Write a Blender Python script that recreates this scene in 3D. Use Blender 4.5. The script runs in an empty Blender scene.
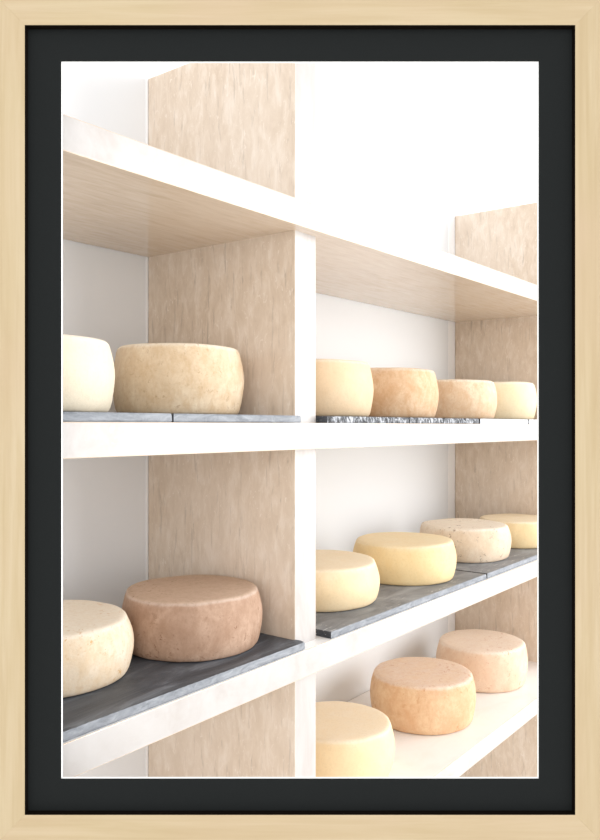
import bpy, bmesh, math, random
from mathutils import Vector, Matrix, noise

random.seed(7)
sc = bpy.context.scene
col = sc.collection
EYE = 1.35                     # eye height; heights below are given relative to it

# ------------------------------------------------------------------ materials
def new_mat(name):
    m = bpy.data.materials.new(name); m.use_nodes = True
    nt = m.node_tree
    return m, nt, nt.nodes['Principled BSDF']

def srgb(r, g, b):
    def c(x):
        x /= 255.0
        return x / 12.92 if x <= .04045 else ((x + .055) / 1.055) ** 2.4
    return (c(r), c(g), c(b), 1)

def coords(nt, scale=(1, 1, 1), kind='Object', rand=True):
    tc = nt.nodes.new('ShaderNodeTexCoord'); mp = nt.nodes.new('ShaderNodeMapping')
    mp.inputs['Scale'].default_value = scale
    nt.links.new(tc.outputs[kind], mp.inputs['Vector'])
    if rand:
        oi = nt.nodes.new('ShaderNodeObjectInfo'); mul = nt.nodes.new('ShaderNodeMath'); mul.operation = 'MULTIPLY'
        mul.inputs[1].default_value = 37.0
        nt.links.new(oi.outputs['Random'], mul.inputs[0]); nt.links.new(mul.outputs[0], mp.inputs['Location'])
    return mp.outputs['Vector']

def nz(nt, vec, scale, detail=4, rough=.55, dist=0.0):
    n = nt.nodes.new('ShaderNodeTexNoise')
    n.inputs['Scale'].default_value = scale; n.inputs['Detail'].default_value = detail
    n.inputs['Roughness'].default_value = rough; n.inputs['Distortion'].default_value = dist
    nt.links.new(vec, n.inputs['Vector'])
    return n.outputs['Fac']

def ramp(nt, fac, stops):
    r = nt.nodes.new('ShaderNodeValToRGB')
    e = r.color_ramp.elements
    while len(e) < len(stops): e.new(.5)
    for el, (p, c) in zip(e, stops):
        el.position = p; el.color = c if len(c) == 4 else (*c, 1)
    nt.links.new(fac, r.inputs['Fac'])
    return r.outputs['Color']

def mix(nt, fac, a, b, blend='MIX'):
    m = nt.nodes.new('ShaderNodeMix'); m.data_type = 'RGBA'; m.blend_type = blend
    for sock, v in ((m.inputs[0], fac), (m.inputs[6], a), (m.inputs[7], b)):
        if isinstance(v, (int, float)): sock.default_value = v
        elif isinstance(v, tuple): sock.default_value = v
        else: nt.links.new(v, sock)
    return m.outputs[2]

def bump(nt, bsdf, h, strength, dist=.002):
    b = nt.nodes.new('ShaderNodeBump'); b.inputs['Strength'].default_value = strength
    b.inputs['Distance'].default_value = dist
    nt.links.new(h, b.inputs['Height']); nt.links.new(b.outputs['Normal'], bsdf.inputs['Normal'])

G0 = (0, 0, 0, 1); W1 = (1, 1, 1, 1)

def stone(name, scale, base, dark, light, rough, flecks=.8, spec=.5, veins=.7):
    """veined travertine: long streaks along the axis with the small scale, pale flecks"""
    m, nt, b = new_mat(name)
    v = coords(nt, scale)
    streak = nz(nt, v, 1.0, 8, .68, .5)
    c = ramp(nt, streak, [(.22, dark), (.5, base), (.78, light)])
    v2 = coords(nt, tuple(s * 1.8 + 6 for s in scale))
    f = nz(nt, v2, 1.0, 4, .7, 2.0)
    fl = ramp(nt, f, [(.61, G0), (.66, W1)])
    mul = nt.nodes.new('ShaderNodeMath'); mul.operation = 'MULTIPLY'; mul.inputs[1].default_value = flecks
    nt.links.new(fl, mul.inputs[0])
    c = mix(nt, mul.outputs[0], c, light)
    v4 = coords(nt, tuple(s * 2.4 if s > 30 else s * .7 for s in scale))
    vein = nz(nt, v4, 1.0, 5, .7, .4)
    c = mix(nt, ramp(nt, vein, [(.33, (veins, veins, veins, 1)), (.43, G0)]), c, tuple(x * .74 for x in dark[:3]) + (1,))
    v3 = coords(nt, (3, 3, 3))
    big = nz(nt, v3, 1.0, 3)
    c = mix(nt, ramp(nt, big, [(.3, G0), (.75, (.45, .45, .45, 1))]), c, light)
    nt.links.new(c, b.inputs['Base Color'])
    b.inputs['Roughness'].default_value = rough
    b.inputs['Specular IOR Level'].default_value = spec
    return m

TAN = dict(base=srgb(216, 196, 174), dark=srgb(198, 174, 149), light=srgb(238, 225, 211))
M = {}
M['stone_panel'] = stone('travertine_panel', (46, 46, 17), rough=.45, **TAN)
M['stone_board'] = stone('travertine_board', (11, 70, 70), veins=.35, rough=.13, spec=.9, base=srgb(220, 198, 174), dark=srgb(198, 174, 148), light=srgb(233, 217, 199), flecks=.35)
LIT = dict(base=srgb(195, 190, 186), dark=srgb(178, 166, 158), light=srgb(203, 200, 198))  # same stone, with the bright light on its fronts put into the colour
M['stone_pale'] = stone('travertine_lit_edge', (14, 14, 14), veins=.12, rough=.35, flecks=.3, **LIT)
M['stone_lit_top'] = stone('travertine_lit_top', (10, 16, 14), veins=.05, rough=.3, flecks=.3, base=srgb(248, 246, 244), dark=srgb(241, 235, 230), light=srgb(252, 251, 250))  # same stone again, light falling on the tops painted in as near white
M['stone_lit_v'] = stone('travertine_lit_edge_upright', (22, 22, 5), veins=.12, rough=.35, flecks=.3, **LIT)

def plain(name, c, rough=.8, spec=.3, var=.03, sc_=6):
    m, nt, b = new_mat(name)
    v = coords(nt, (1, 1, 1)); n = nz(nt, v, sc_, 4)
    lo = tuple(x * (1 - var) for x in c[:3]) + (1,); hi = tuple(min(1, x * (1 + var)) for x in c[:3]) + (1,)
    nt.links.new(ramp(nt, n, [(.3, lo), (.7, hi)]), b.inputs['Base Color'])
    b.inputs['Roughness'].default_value = rough; b.inputs['Specular IOR Level'].default_value = spec
    return m
M['wall'] = plain('white_plaster', srgb(236, 237, 238), .9, .2, .008, 3)
M['strip'] = plain('white_lacquer', srgb(253, 253, 253), .5, .4, .005)
M['floor'] = plain('pale_stone_floor', srgb(240, 238, 234), .6, .3, .04, 2)
M['mat'] = plain('charcoal_card', srgb(34, 36, 36), .95, .05, .03, 300)
M['bevel'] = plain('white_card_core', srgb(250, 250, 248), .9, .1, .01)
M['lip'] = plain('painted_shadow_line', srgb(22, 16, 12), .95, .05, .05, 40)  # near-black colour stands in for the frame's shadow on the mat

def wood(name, axis):
    m, nt, b = new_mat(name)
    s = [60, 60, 60]; s[axis] = 3.0
    v = coords(nt, tuple(s))
    g = nz(nt, v, 1.0, 5, .6, .8)
    c = ramp(nt, g, [(.25, srgb(183, 162, 126)), (.5, srgb(191, 172, 138)), (.75, srgb(198, 181, 150))])
    s2 = [160, 160, 160]; s2[axis] = 7.0
    g2 = nz(nt, coords(nt, tuple(s2)), 1.0, 3)
    c = mix(nt, ramp(nt, g2, [(.35, (.35, .35, .35, 1)), (.55, G0)]), c, srgb(179, 157, 122))
    pink = nz(nt, coords(nt, (5, 5, 5)), 1.0, 2)
    c = mix(nt, ramp(nt, pink, [(.4, G0), (.7, (.5, .5, .5, 1))]), c, srgb(196, 173, 145))
    nt.links.new(c, b.inputs['Base Color'])
    b.inputs['Roughness'].default_value = .6; b.inputs['Specular IOR Level'].default_value = .25
    return m
M['wood_h'] = wood('maple_along', 0)
M['wood_v'] = wood('maple_up', 2)

def slate(name, dark, mid, light, edge=False, contrast=1.0):
    m, nt, b = new_mat(name)
    v = coords(nt, (5, 14, 14) if not edge else (22, 22, 60))
    a = nz(nt, v, 1.0, 8, .65, 1.5)
    c = ramp(nt, a, [(.3, dark), (.52, mid), (.74, light)])
    if not edge:
        v2 = coords(nt, (10, 30, 30)); s = nz(nt, v2, 1.0, 5, .7, 2.5)
        c = mix(nt, ramp(nt, s, [(.66, G0), (.74, (.55, .55, .55, 1))]), c, light)
    if not edge:
        dots = nz(nt, coords(nt, (30, 150, 150)), 1.0, 3, .6)
        zone = nz(nt, coords(nt, (4, 7, 7)), 1.0, 2)
        mm = nt.nodes.new('ShaderNodeMath'); mm.operation = 'MULTIPLY'
        nt.links.new(ramp(nt, dots, [(.62, G0), (.67, W1)]), mm.inputs[0])
        nt.links.new(ramp(nt, zone, [(.50, G0), (.60, W1)]), mm.inputs[1])
        c = mix(nt, mm.outputs[0], c, srgb(196, 198, 202))
    nt.links.new(c, b.inputs['Base Color'])
    b.inputs['Roughness'].default_value = .5; b.inputs['Specular IOR Level'].default_value = .35
    bump(nt, b, a, .5, .003)
    return m
M['slate_dark'] = slate('slate_dark', srgb(58, 62, 68), srgb(82, 87, 94), srgb(134, 140, 148))
M['slate_grey'] = slate('slate_grey', srgb(104, 107, 112), srgb(136, 139, 144), srgb(168, 172, 178))
M['slate_edge'] = slate('slate_cut_edge', srgb(116, 120, 126), srgb(144, 148, 154), srgb(168, 172, 178), True)
M['slate_pale_edge'] = slate('slate_pale_edge', srgb(200, 203, 208), srgb(222, 225, 229), srgb(240, 242, 244), True)
# hand-chiselled edge: light facets with dark hollows
def chiselled():
    m, nt, b = new_mat('slate_chiselled_edge')
    v = coords(nt, (120, 60, 60)); a = nz(nt, v, 1.0, 4, .7, 1.0)
    c = ramp(nt, a, [(.38, srgb(48, 49, 52)), (.50, srgb(120, 123, 128)), (.60, srgb(208, 211, 216))])
    nt.links.new(c, b.inputs['Base Color']); b.inputs['Roughness'].default_value = .7
    bump(nt, b, a, 1.0, .004)
    return m
M['slate_chisel'] = chiselled()
M['slate_end_shade'] = slate('slate_shaded_end', srgb(44, 46, 50), srgb(60, 63, 68), srgb(86, 90, 96))  # shade of the gaps between slates painted into the end faces

def cheese_mat(name, side, side2, top, speck=None, mott=1.0, topmix=1.0, mscale=16):
    m, nt, b = new_mat(name)
    v = coords(nt, (1, 1, 1))
    a = nz(nt, v, mscale, 7, .65, .6)
    lo = .5 - .22 / max(.3, mott); hi = .5 + .22 / max(.3, mott)
    cs = ramp(nt, a, [(max(0, lo), side2), (min(1, hi), side)])
    v2 = coords(nt, (1, 1, 1)); a2 = nz(nt, v2, mscale * 1.4, 6, .6, .8)
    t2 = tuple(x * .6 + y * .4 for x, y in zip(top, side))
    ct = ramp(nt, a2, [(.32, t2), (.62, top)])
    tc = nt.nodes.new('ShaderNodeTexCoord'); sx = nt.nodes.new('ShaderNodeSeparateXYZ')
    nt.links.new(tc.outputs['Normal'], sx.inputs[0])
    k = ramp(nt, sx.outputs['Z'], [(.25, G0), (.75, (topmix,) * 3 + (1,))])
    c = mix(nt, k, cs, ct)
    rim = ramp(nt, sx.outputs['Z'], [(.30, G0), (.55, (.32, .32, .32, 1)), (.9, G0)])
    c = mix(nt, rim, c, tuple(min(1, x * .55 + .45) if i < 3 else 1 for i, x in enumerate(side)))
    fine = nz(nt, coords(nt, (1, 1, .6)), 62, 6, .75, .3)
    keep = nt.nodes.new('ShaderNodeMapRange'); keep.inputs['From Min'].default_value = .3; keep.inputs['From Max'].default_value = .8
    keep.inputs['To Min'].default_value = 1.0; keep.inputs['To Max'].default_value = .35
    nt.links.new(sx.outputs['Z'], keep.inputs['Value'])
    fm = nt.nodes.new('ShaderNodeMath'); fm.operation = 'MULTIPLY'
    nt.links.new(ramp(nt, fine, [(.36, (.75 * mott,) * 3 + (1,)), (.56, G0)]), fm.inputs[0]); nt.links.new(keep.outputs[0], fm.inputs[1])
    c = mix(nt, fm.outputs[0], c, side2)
    # fine cloth-like weave of the rind: pores and pale bloom
    p = nz(nt, coords(nt, (1, 1, 1)), 190, 3, .7)
    c = mix(nt, ramp(nt, p, [(.34, (.16, .16, .16, 1)), (.5, G0)]), c, tuple(x * .72 for x in side2[:3]) + (1,))
    if speck:
        vo = nz(nt, coords(nt, (1, 1, 1)), 75, 4, .75, .5)
        msk = nz(nt, coords(nt, (1, 1, 1)), 9, 2)
        mm = nt.nodes.new('ShaderNodeMath'); mm.operation = 'MULTIPLY'
        nt.links.new(ramp(nt, vo, [(.595, G0), (.64, W1)]), mm.inputs[0])
        nt.links.new(ramp(nt, msk, [(.42, G0), (.6, (.8, .8, .8, 1))]), mm.inputs[1])
        c = mix(nt, mm.outputs[0], c, speck)
    nt.links.new(c, b.inputs['Base Color'])
    b.inputs['Roughness'].default_value = .72; b.inputs['Specular IOR Level'].default_value = .25
    bump(nt, b, nz(nt, coords(nt, (1, 1, 1)), 120, 5, .7), .35, .0015)
    return m

# ------------------------------------------------------------------ helpers
def link(name, me, parent=None, mats=()):
    o = bpy.data.objects.new(name, me); col.objects.link(o)
    for m in mats: me.materials.append(m)
    if parent: o.parent = parent
    return o

def empty(name, loc=(0, 0, 0), rot=(0, 0, 0)):
    o = bpy.data.objects.new(name, None); col.objects.link(o)
    o.location = loc; o.rotation_euler = rot; o.empty_display_size = .05
    return o

def tag(o, label, cat, group=None):
    o['label'] = label; o['category'] = cat
    if group: o['group'] = group

def prism(name, pts, z0, z1, mats, pick, parent=None, bev=.0015, loc=(0, 0, 0), rot=(0, 0, 0)):
    """polygon pts (ccw from above) extruded from z0 to z1; pick(normal) -> material slot"""
    bm = bmesh.new()
    lo = [bm.verts.new((x, y, z0)) for x, y in pts]; hi = [bm.verts.new((x, y, z1)) for x, y in pts]
    n = len(pts)
    bm.faces.new(hi); bm.faces.new(lo[::-1])
    for i in range(n):
        j = (i + 1) % n
        bm.faces.new((lo[i], lo[j], hi[j], hi[i]))
    bm.normal_update()
    for f in bm.faces: f.material_index = pick(f.normal)
    if bev:
        bmesh.ops.bevel(bm, geom=list(bm.edges), offset=bev, segments=2, affect='EDGES', profile=.6)
    me = bpy.data.meshes.new(name); bm.to_mesh(me); bm.free()
    o = link(name, me, parent, mats); o.location = loc; o.rotation_euler = rot
    return o

# ------------------------------------------------------------------ camera
F2 = Vector((math.cos(.65789), math.sin(.65789), 0)); R2 = Vector((F2.y, -F2.x, 0))
CAM = Vector((-1.13099, -.858, EYE))
cd = bpy.data.cameras.new('camera'); cam = bpy.data.objects.new('camera', cd); col.objects.link(cam)
cam.location = CAM
cam.rotation_euler = Matrix((R2, Vector((0, 0, 1)), -F2)).transposed().to_euler()
cd.sensor_fit = 'AUTO'; cd.sensor_width = 36; cd.lens = 782.16 / 840 * 36
cd.shift_y = -2.38 / 840
cd.clip_start = .05
sc.camera = cam

# ------------------------------------------------------------------ the room
def quadbox(name, lo, hi, m):
    x0, y0, z0 = lo; x1, y1, z1 = hi
    o = prism(name, [(x0, y0), (x1, y0), (x1, y1), (x0, y1)], z0, z1, [m], lambda n: 0, bev=0)
    o['kind'] = 'structure'
    return o
INS, DEP = .0278, .40
BACK = INS + DEP               # rear of the shelving
quadbox('wall_back', (-1.3, BACK + .002, 0), (4.2, BACK + .12, 3.6), M['wall'])
quadbox('floor', (-4, -5, -.1), (5, BACK + .12, 0), M['floor'])

# ------------------------------------------------------------------ shelving
W, S2, TILT = .0645, 1.4508, .0083
ztop = .7274
tiers = {'top': (.3445, .3916, 0.0), 'mid': (-.0576, -.0097, TILT), 'low': (-.4700, -.4211, 0.0), 'bottom': (-.8755, -.8277, 0.0)}
unit = empty('shelving_unit', (0, BACK, 0))
tag(unit, 'tall pale veined stone shelving unit with open compartments against the white wall', 'shelf')
XR = S2 + W
def left_at(v): return -.553 - v * .773          # the left end is cut off on a slant
def sid(n):                                       # boards: tan underneath, lit tone painted on top and along the front
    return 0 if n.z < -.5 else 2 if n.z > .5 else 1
for k, (z0, z1, t) in tiers.items():
    pts = [(left_at(0), 0), (XR, 0), (XR, BACK), (left_at(BACK), BACK)]
    prism('shelf_board', pts, z0, z1, [M['stone_board'], M['stone_pale'], M['stone_lit_top']], sid, unit, .0012,
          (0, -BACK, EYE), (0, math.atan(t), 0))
def sidv(n):                                      # uprights: tan flanks, lit tone painted on the front edge
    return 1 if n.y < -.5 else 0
def zmid(s, i): return tiers['mid'][i] - TILT * s
for s0 in (0, S2):
    c = s0 + W / 2
    segs = [(-EYE, tiers['bottom'][0]), (tiers['bottom'][1], tiers['low'][0]),
            (tiers['low'][1], zmid(c, 0)), (zmid(c, 1), tiers['top'][0]), (tiers['top'][1], ztop)]
    for a, b in segs:
        prism('upright_panel', [(s0, INS), (s0 + W, INS), (s0 + W, BACK), (s0, BACK)], a - .0006, b + .0006,
              [M['stone_panel'], M['stone_lit_v']], sidv, unit, .0008, (0, -BACK, EYE))
# slim white battens that close the corner between wall and upright, one piece per compartment
for s0, w in ((0, .0052), (S2, .052)):
    c = s0
    segs = [(tiers['bottom'][1], tiers['low'][0]), (tiers['low'][1], zmid(c, 0)),
            (zmid(c, 1), tiers['top'][0]), (tiers['top'][1], ztop)]
    for a, b in segs:
        prism('corner_batten', [(s0 - w, BACK + .0010), (s0, BACK + .0010), (s0, BACK + .0019), (s0 - w, BACK + .0019)], a, b,
              [M['strip']], lambda n: 0, unit, 0, (0, -BACK, EYE))['label'] = 'white corner batten'

# ------------------------------------------------------------------ slates
SL = .0128
def make_slate(x0, x1, v0, v1, tier, mats, label, chisel=0.0, slant=False, seed=0, clip=0.0, group=None, thick=SL):
    """hand-split slab with a ragged outline; its top face sits level, the rim is chipped"""
    rnd = random.Random(seed)
    cor = [(x0, v0), (x1, v0), (x1, v1), (x0, v1)]
    if slant: cor = [(left_at(v0) + .008, v0), (x1, v0), (x1, v1), (left_at(v1) + .008, v1)]
    if clip:                                       # knocked-off front corners
        (ax, ay), (bx, by), cc, dd = cor
        nose = bx + .006
        cor = [(ax, ay), (nose - clip, by), (nose - clip * .25, by + clip * .2), (nose, by + clip), (nose - .0005, INS - .002), (bx, INS - .001), cc, dd]
    ring = []
    for i, (a, b) in enumerate(zip(cor, cor[1:] + cor[:1])):
        L = math.dist(a, b); n = max(1, int(L / .006))
        for j in range(n):
            t = j / n; ring.append((a[0] + (b[0] - a[0]) * t, a[1] + (b[1] - a[1]) * t))
    cx = sum(p[0] for p in ring) / len(ring); cy = sum(p[1] for p in ring) / len(ring)
    t = tiers[tier][2]; zb = tiers[tier][1] - t * cx
    bm = bmesh.new(); rows = []
    levels = [(0, .0015), (.18, 0), (.5, .0004), (.8, .0006), (1, .0022)]
    for lz, inset in levels:
        row = []
        for i, (x, y) in enumerate(ring):
            d = Vector((cx - x, cy - y)); d.normalize()
            r = .0007 * noise.noise(Vector((x * 60, y * 60, seed + lz * 3))) + chisel * (.5 + noise.noise(Vector((x * 140, y * 90, seed * 2 + lz * 6)))) * (.3 + .7 * lz)
            k = inset + max(0, r)
            zz = lz * thick
            row.append(bm.verts.new((x + d.x * k - cx, y + d.y * k - cy, zz)))
        rows.append(row)
    n = len(ring)
    for a, b in zip(rows, rows[1:]):
        for i in range(n):
            j = (i + 1) % n; f = bm.faces.new((a[i], a[j], b[j], b[i])); f.material_index = 2 if (ring[i][0] - cx < 0 and abs(ring[j][0] - ring[i][0]) < .4 * abs(ring[j][1] - ring[i][1])) else 1; f.smooth = False
    bm.faces.new(rows[0][::-1]).material_index = 1
    bm.faces.new(rows[-1]).material_index = 0
    me = bpy.data.meshes.new('slate_board'); bm.to_mesh(me); bm.free()
    o = link('slate_board', me, None, mats + [M['slate_end_shade']])
    o.location = (cx, cy, EYE + zb + .0004); o.rotation_euler = (0, math.atan(t), 0)
    tag(o, label, 'slate', group)
    return o
GS = 'slate boards under the cheeses'
make_slate(0, -.3275, .003, .36, 'mid', [M['slate_dark'], M['slate_edge']], 'grey slate board on the middle shelf at the far left, under the cut-off cream cheese', .0006, True, 1, group=GS)
make_slate(-.3235, -.012, .004, .36, 'mid', [M['slate_dark'], M['slate_edge']], 'grey slate board on the middle shelf left of the upright, ending beside the stone upright', .0006, False, 2, group=GS)
make_slate(.0690, .380, .004, .36, 'mid', [M['slate_dark'], M['slate_chisel']], 'chiselled slate board on the middle shelf just right of the front upright', .0028, False, 3, group=GS)
make_slate(.3825, .735, .004, .36, 'mid', [M['slate_dark'], M['slate_chisel']], 'chiselled slate board on the middle shelf under the third cheese right of the upright', .0028, False, 4, group=GS)
make_slate(.7430, 1.067, .004, .36, 'mid', [M['slate_grey'], M['slate_pale_edge']], 'pale-edged slate board on the middle shelf under the rightmost cheese', .0004, False, 5, group=GS)
make_slate(1.0730, 1.440, .004, .36, 'mid', [M['slate_grey'], M['slate_pale_edge']], 'pale-edged slate board at the extreme right end of the middle shelf', .0004, False, 6, group=GS)
make_slate(0, -.0012, .003, .385, 'low', [M['slate_dark'], M['slate_edge']], 'dark slate board on the lower left shelf under the brown cheese', .0012, True, 7, clip=.012, group=GS)
make_slate(.0810, .7800, .004, .37, 'low', [M['slate_grey'], M['slate_edge']], 'long grey slate board on the lower right shelf under two yellow cheeses', .0007, False, 8, group=GS)
make_slate(.7850, 1.440, .004, .37, 'low', [M['slate_grey'], M['slate_edge']], 'grey slate board on the lower shelf at far right under the speckled cheese', .0007, False, 9, group=GS)

# ------------------------------------------------------------------ cheeses
PROF = [(0, .004), (.45, .002), (.80, 0), (.885, .002), (.915, .014), (.932, .04), (.95, .09), (.968, .18), (.985, .30), (.996, .41), (1, .51),
        (.996, .61), (.985, .71), (.97, .80), (.953, .875), (.941, .925), (.93, .958), (.912, .982), (.885, .997), (.84, 1.004), (.6, 1.004), (.3, 1.006), (0, 1.006)]
def make_cheese(s, v, R, H, tier, mat, label, seed, wob=1.0, group=None):
    N = 112
    bm = bmesh.new(); rows = []
    for r, z in PROF:
        if r == 0:
            rows.append([bm.verts.new((0, 0, z * H))]); continue
        row = []
        for i in range(N):
            a = 2 * math.pi * i / N
            p = Vector((math.cos(a) * r * R, math.sin(a) * r * R, z * H))
            q = Vector((math.cos(a), math.sin(a), z * .8))
            d = noise.noise(q * 1.3 + Vector((seed * 7.1, 0, 0))) * .0028 + noise.noise(q * 4.5 + Vector((seed * 3.3, 5, 0))) * .0011
            p.x += math.cos(a) * d * wob * min(1, r * 1.2); p.y += math.sin(a) * d * wob * min(1, r * 1.2)
            if z > .9: p.z += noise.noise(Vector((p.x * 14, p.y * 14, seed))) * .0016 * wob
            row.append(bm.verts.new(p))
        rows.append(row)
    for a, b in zip(rows, rows[1:]):
        for i in range(N):
            j = (i + 1) % N
            if len(a) == 1: f = bm.faces.new((a[0], b[j], b[i]))
            elif len(b) == 1: f = bm.faces.new((a[i], a[j], b[0]))
            else: f = bm.faces.new((a[i], a[j], b[j], b[i]))
            f.smooth = True
    me = bpy.data.meshes.new('cheese_wheel'); bm.to_mesh(me); bm.free()
    o = link('cheese_wheel', me, None, [mat])
    t = tiers[tier][2]
    z = EYE + tiers[tier][1] - t * s + (SL + .0008 if tier != 'bottom' else .0004)
    o.location = (s, v, z); o.rotation_euler = (0, math.atan(t), 0)
    tag(o, label, 'cheese', group)
    return o
c = srgb
CH = [
 (-.4631, .1861, .1380, .1085, 'mid', c(243, 232, 210), c(236, 222, 196), c(247, 240, 226), None, .6, 'smooth cream cheese wheel cut off by the left edge on the middle shelf'),
 (-.1324, .1956, .1184, .1215, 'mid', c(238, 221, 195), c(212, 183, 146), c(242, 230, 210), c(188, 156, 122), 1.0, 'broad beige cheese wheel on the middle shelf before the left stone panel'),
 (.2750, .1936, .1369, .1205, 'mid', c(239, 215, 182), c(231, 202, 164), c(245, 231, 208), None, .6, 'first cheese wheel right of the front upright on the middle shelf, pale gold'),
 (.5877, .1965, .1360, .1212, 'mid', c(238, 211, 178), c(212, 168, 126), c(242, 222, 198), None, 1.0, 'mottled orange-tan cheese wheel on the middle shelf, second right of the upright'),
 (.9526, .1982, .1355, .1097, 'mid', c(243, 224, 196), c(220, 184, 146), c(246, 233, 214), None, 1.1, 'blotchy beige cheese wheel on the middle shelf, third right of the upright'),
 (1.2541, .1955, .1361, .1170, 'mid', c(244, 228, 196), c(237, 215, 174), c(247, 237, 214), None, .6, 'plain pale yellow cheese wheel at the right end of the middle shelf'),
 (-.3926, .2132, .1292, .0916, 'low', c(239, 227, 210), c(224, 196, 158), c(243, 233, 216), c(208, 164, 106), .8, 'whitish cheese wheel with ochre blotches cut off at left, on dark slate'),
 (-.1303, .1613, .1264, .1010, 'low', c(202, 172, 150), c(162, 128, 104), c(204, 178, 156), c(136, 98, 74), .8, 'reddish brown cheese wheel on dark slate, the darkest of all'),
 (.2868, .1862, .1387, .0895, 'low', c(244, 224, 188), c(239, 212, 168), c(246, 232, 206), None, .6, 'yellow cheese wheel beside the front upright at the left end of the right-hand slate'),
 (.6243, .1596, .1330, .0967, 'low', c(243, 220, 174), c(238, 208, 154), c(246, 229, 194), None, .6, 'smooth deep yellow cheese wheel on slate just left of the speckled one'),
 (.9922, .1694, .1328, .0954, 'low', c(238, 222, 201), c(222, 197, 168), c(244, 234, 218), c(140, 112, 88), .9, 'pale beige cheese wheel with dark specks on its side, on slate'),
 (1.3023, .1393, .1193, .0835, 'low', c(244, 224, 182), c(236, 206, 154), c(246, 231, 204), None, .6, 'yellow cheese wheel at the far right end of the slates, behind the speckled one'),
 (.3829, .2017, .1349, .1152, 'bottom', c(245, 224, 186), c(241, 213, 168), c(246, 231, 206), None, .5, 'pale yellow cheese wheel cut off by the bottom edge on the bottom shelf'),
 (.7919, .1983, .1454, .1256, 'bottom', c(236, 206, 168), c(218, 172, 132), c(236, 214, 196), c(200, 140, 96), 1.0, 'orange-tan cheese wheel with pinkish top, in the middle of the bottom shelf'),
 (1.1781, .2005, .1419, .1238, 'bottom', c(240, 219, 195), c(226, 192, 163), c(243, 226, 209), c(200, 150, 116), .9, 'pinkish beige cheese wheel at the right end of the bottom shelf'),
]
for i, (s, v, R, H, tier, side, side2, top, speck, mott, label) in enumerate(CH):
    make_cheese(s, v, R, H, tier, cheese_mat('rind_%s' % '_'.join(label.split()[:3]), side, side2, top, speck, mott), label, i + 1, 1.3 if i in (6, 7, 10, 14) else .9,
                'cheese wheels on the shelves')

# ------------------------------------------------------------------ the picture frame in front
YF = .955                                          # distance of its face from the eye
frame = empty('picture_frame', CAM + F2 * (YF + .02) + Vector((0, 0, -.53)), (0, 0, math.atan2(R2.y, R2.x)))
tag(frame, 'pale maple picture frame with charcoal mat around the view of cheese shelves', 'picture frame')
# local axes: x right, y away from the eye, z up; origin 0.53 below the eye
OX, OZ = 0.0, .53
K = YF / 782.16
xo0, xo1 = -303 * K, 303 * K
zo0, zo1 = OZ - (843 - 417.62) * K, OZ + (417.62 + 3) * K
xi0, xi1 = -275.3 * K, 275.3 * K
zi0, zi1 = OZ - (815 - 417.62) * K, OZ + (417.62 - 25) * K
def rail(pts, m):
    """mitred rail: four corner points (x,z), 20 mm deep, softened edges"""
    bm = bmesh.new()
    fr = [bm.verts.new((x, -.020, z)) for x, z in pts]; bk = [bm.verts.new((x, .004, z)) for x, z in pts]
    bm.faces.new(fr); bm.faces.new(bk[::-1])
    for i in range(4):
        j = (i + 1) % 4; bm.faces.new((fr[j], fr[i], bk[i], bk[j]))
    bmesh.ops.recalc_face_normals(bm, faces=bm.faces[:])
    bmesh.ops.bevel(bm, geom=list(bm.edges), offset=.00015, segments=1, affect='EDGES')
    me = bpy.data.meshes.new('frame_rail'); bm.to_mesh(me); bm.free()
    return link('frame_rail', me, frame, [m])
rail([(xo0, zo1), (xi0, zi1), (xi1, zi1), (xo1, zo1)][::-1], M['wood_h'])
rail([(xo0, zo0), (xo1, zo0), (xi1, zi0), (xi0, zi0)], M['wood_h'])
rail([(xo0, zo0), (xi0, zi0), (xi0, zi1), (xo0, zo1)], M['wood_v'])
rail([(xi1, zi0), (xo1, zo0), (xo1, zo1), (xi1, zi1)], M['wood_v'])

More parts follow.
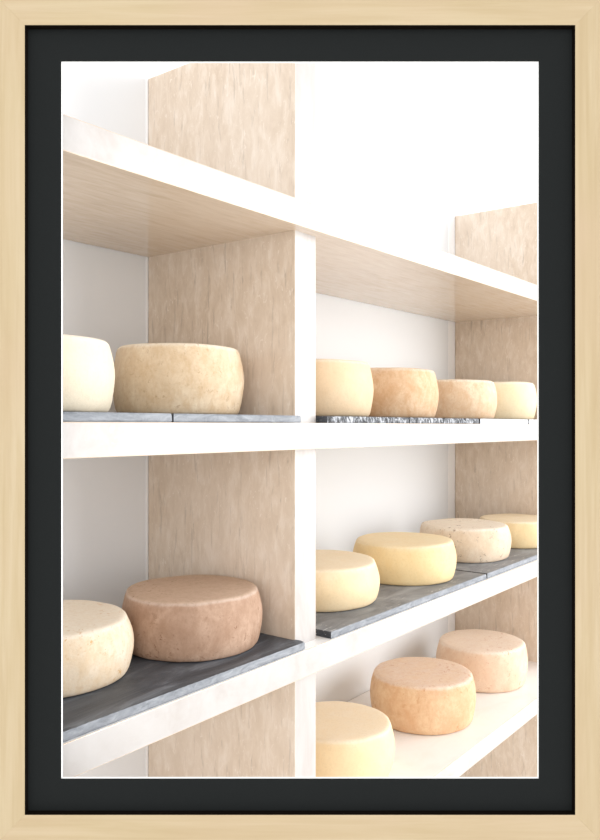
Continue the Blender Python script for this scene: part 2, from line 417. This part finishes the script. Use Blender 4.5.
def ring_mesh(name, out, inn, y0, y1, m, parent, inn_back=None):
    """flat frame-shaped sheet between two rectangles (x0,x1,z0,z1), from y0 to y1"""
    bm = bmesh.new()
    def rect(r, y): x0, x1, z0, z1 = r; return [bm.verts.new(p) for p in ((x0, y, z0), (x1, y, z0), (x1, y, z1), (x0, y, z1))]
    ib = inn_back or inn
    of, jf, ob, jb = rect(out, y0), rect(inn, y0), rect(out, y1), rect(ib, y1)
    for i in range(4):
        j = (i + 1) % 4
        bm.faces.new((of[i], of[j], jf[j], jf[i])); bm.faces.new((ob[j], ob[i], jb[i], jb[j]))
        bm.faces.new((jf[i], jf[j], jb[j], jb[i])); bm.faces.new((of[j], of[i], ob[i], ob[j]))
    bmesh.ops.recalc_face_normals(bm, faces=bm.faces[:])
    me = bpy.data.meshes.new(name); bm.to_mesh(me); bm.free()
    return link(name, me, parent, [m])
IN = (xi0, xi1, zi0, zi1)
e = .0006
ring_mesh('shadow_line_lip', (xi0 - .0002, xi1 + .0002, zi0 - .0002, zi1 + .0002), (xi0 + e, xi1 - e, zi0 + e, zi1 - e), -.0198, -.0105, M['lip'], frame)['label'] = 'dark inner lip standing in for the frame shadow'  # added lip, painted dark as the shadow line inside the frame
YM = YF + .0105                                    # face of the mat
KM = YM / 782.16
win = (-239.0 * KM, 239.0 * KM, OZ - (779.0 - 417.62) * KM, OZ + (417.62 - 61.0) * KM)
mato = ring_mesh('mat_board', (xi0 - .008, xi1 + .008, zi0 - .008, zi1 + .008), win, -.0095, -.0080, M['mat'], frame)
mato['label'] = 'charcoal mat board'
b_ = .0012
ring_mesh('mat_bevel', (win[0] - .002, win[1] + .002, win[2] - .002, win[3] + .002), win, -.0079, -.0065, M['bevel'], mato,
          (win[0] + b_, win[1] - b_, win[2] + b_, win[3] - b_))['label'] = 'white bevelled edge of the mat'

# ------------------------------------------------------------------ light
w = bpy.data.worlds.new('world'); sc.world = w; w.use_nodes = True
bg = w.node_tree.nodes['Background']; bg.inputs['Color'].default_value = (.98, .985, 1, 1); bg.inputs['Strength'].default_value = .95
def area(name, loc, target, size, power, colr=(1, 1, 1)):
    l = bpy.data.lights.new(name, 'AREA'); l.shape = 'RECTANGLE'; l.size, l.size_y = size; l.energy = power; l.color = colr
    o = bpy.data.objects.new(name, l); col.objects.link(o); o.location = loc
    o.rotation_euler = (Vector(target) - Vector(loc)).to_track_quat('-Z', 'Y').to_euler()
    return o
area('window_light', (3.3, -3.3, EYE + .55), (.7, .2, EYE - .1), (3.8, 3.2), 215, (1, 1, 1))
area('room_fill', CAM - F2 * 2.2 + Vector((0, 0, .6)), CAM + F2 * 1.5, (3.2, 3.0), 62, (1, 1, 1))

sc.view_settings.view_transform = 'Standard'
sc.view_settings.look = 'None'
sc.view_settings.exposure = 0
sc.view_settings.gamma = 1
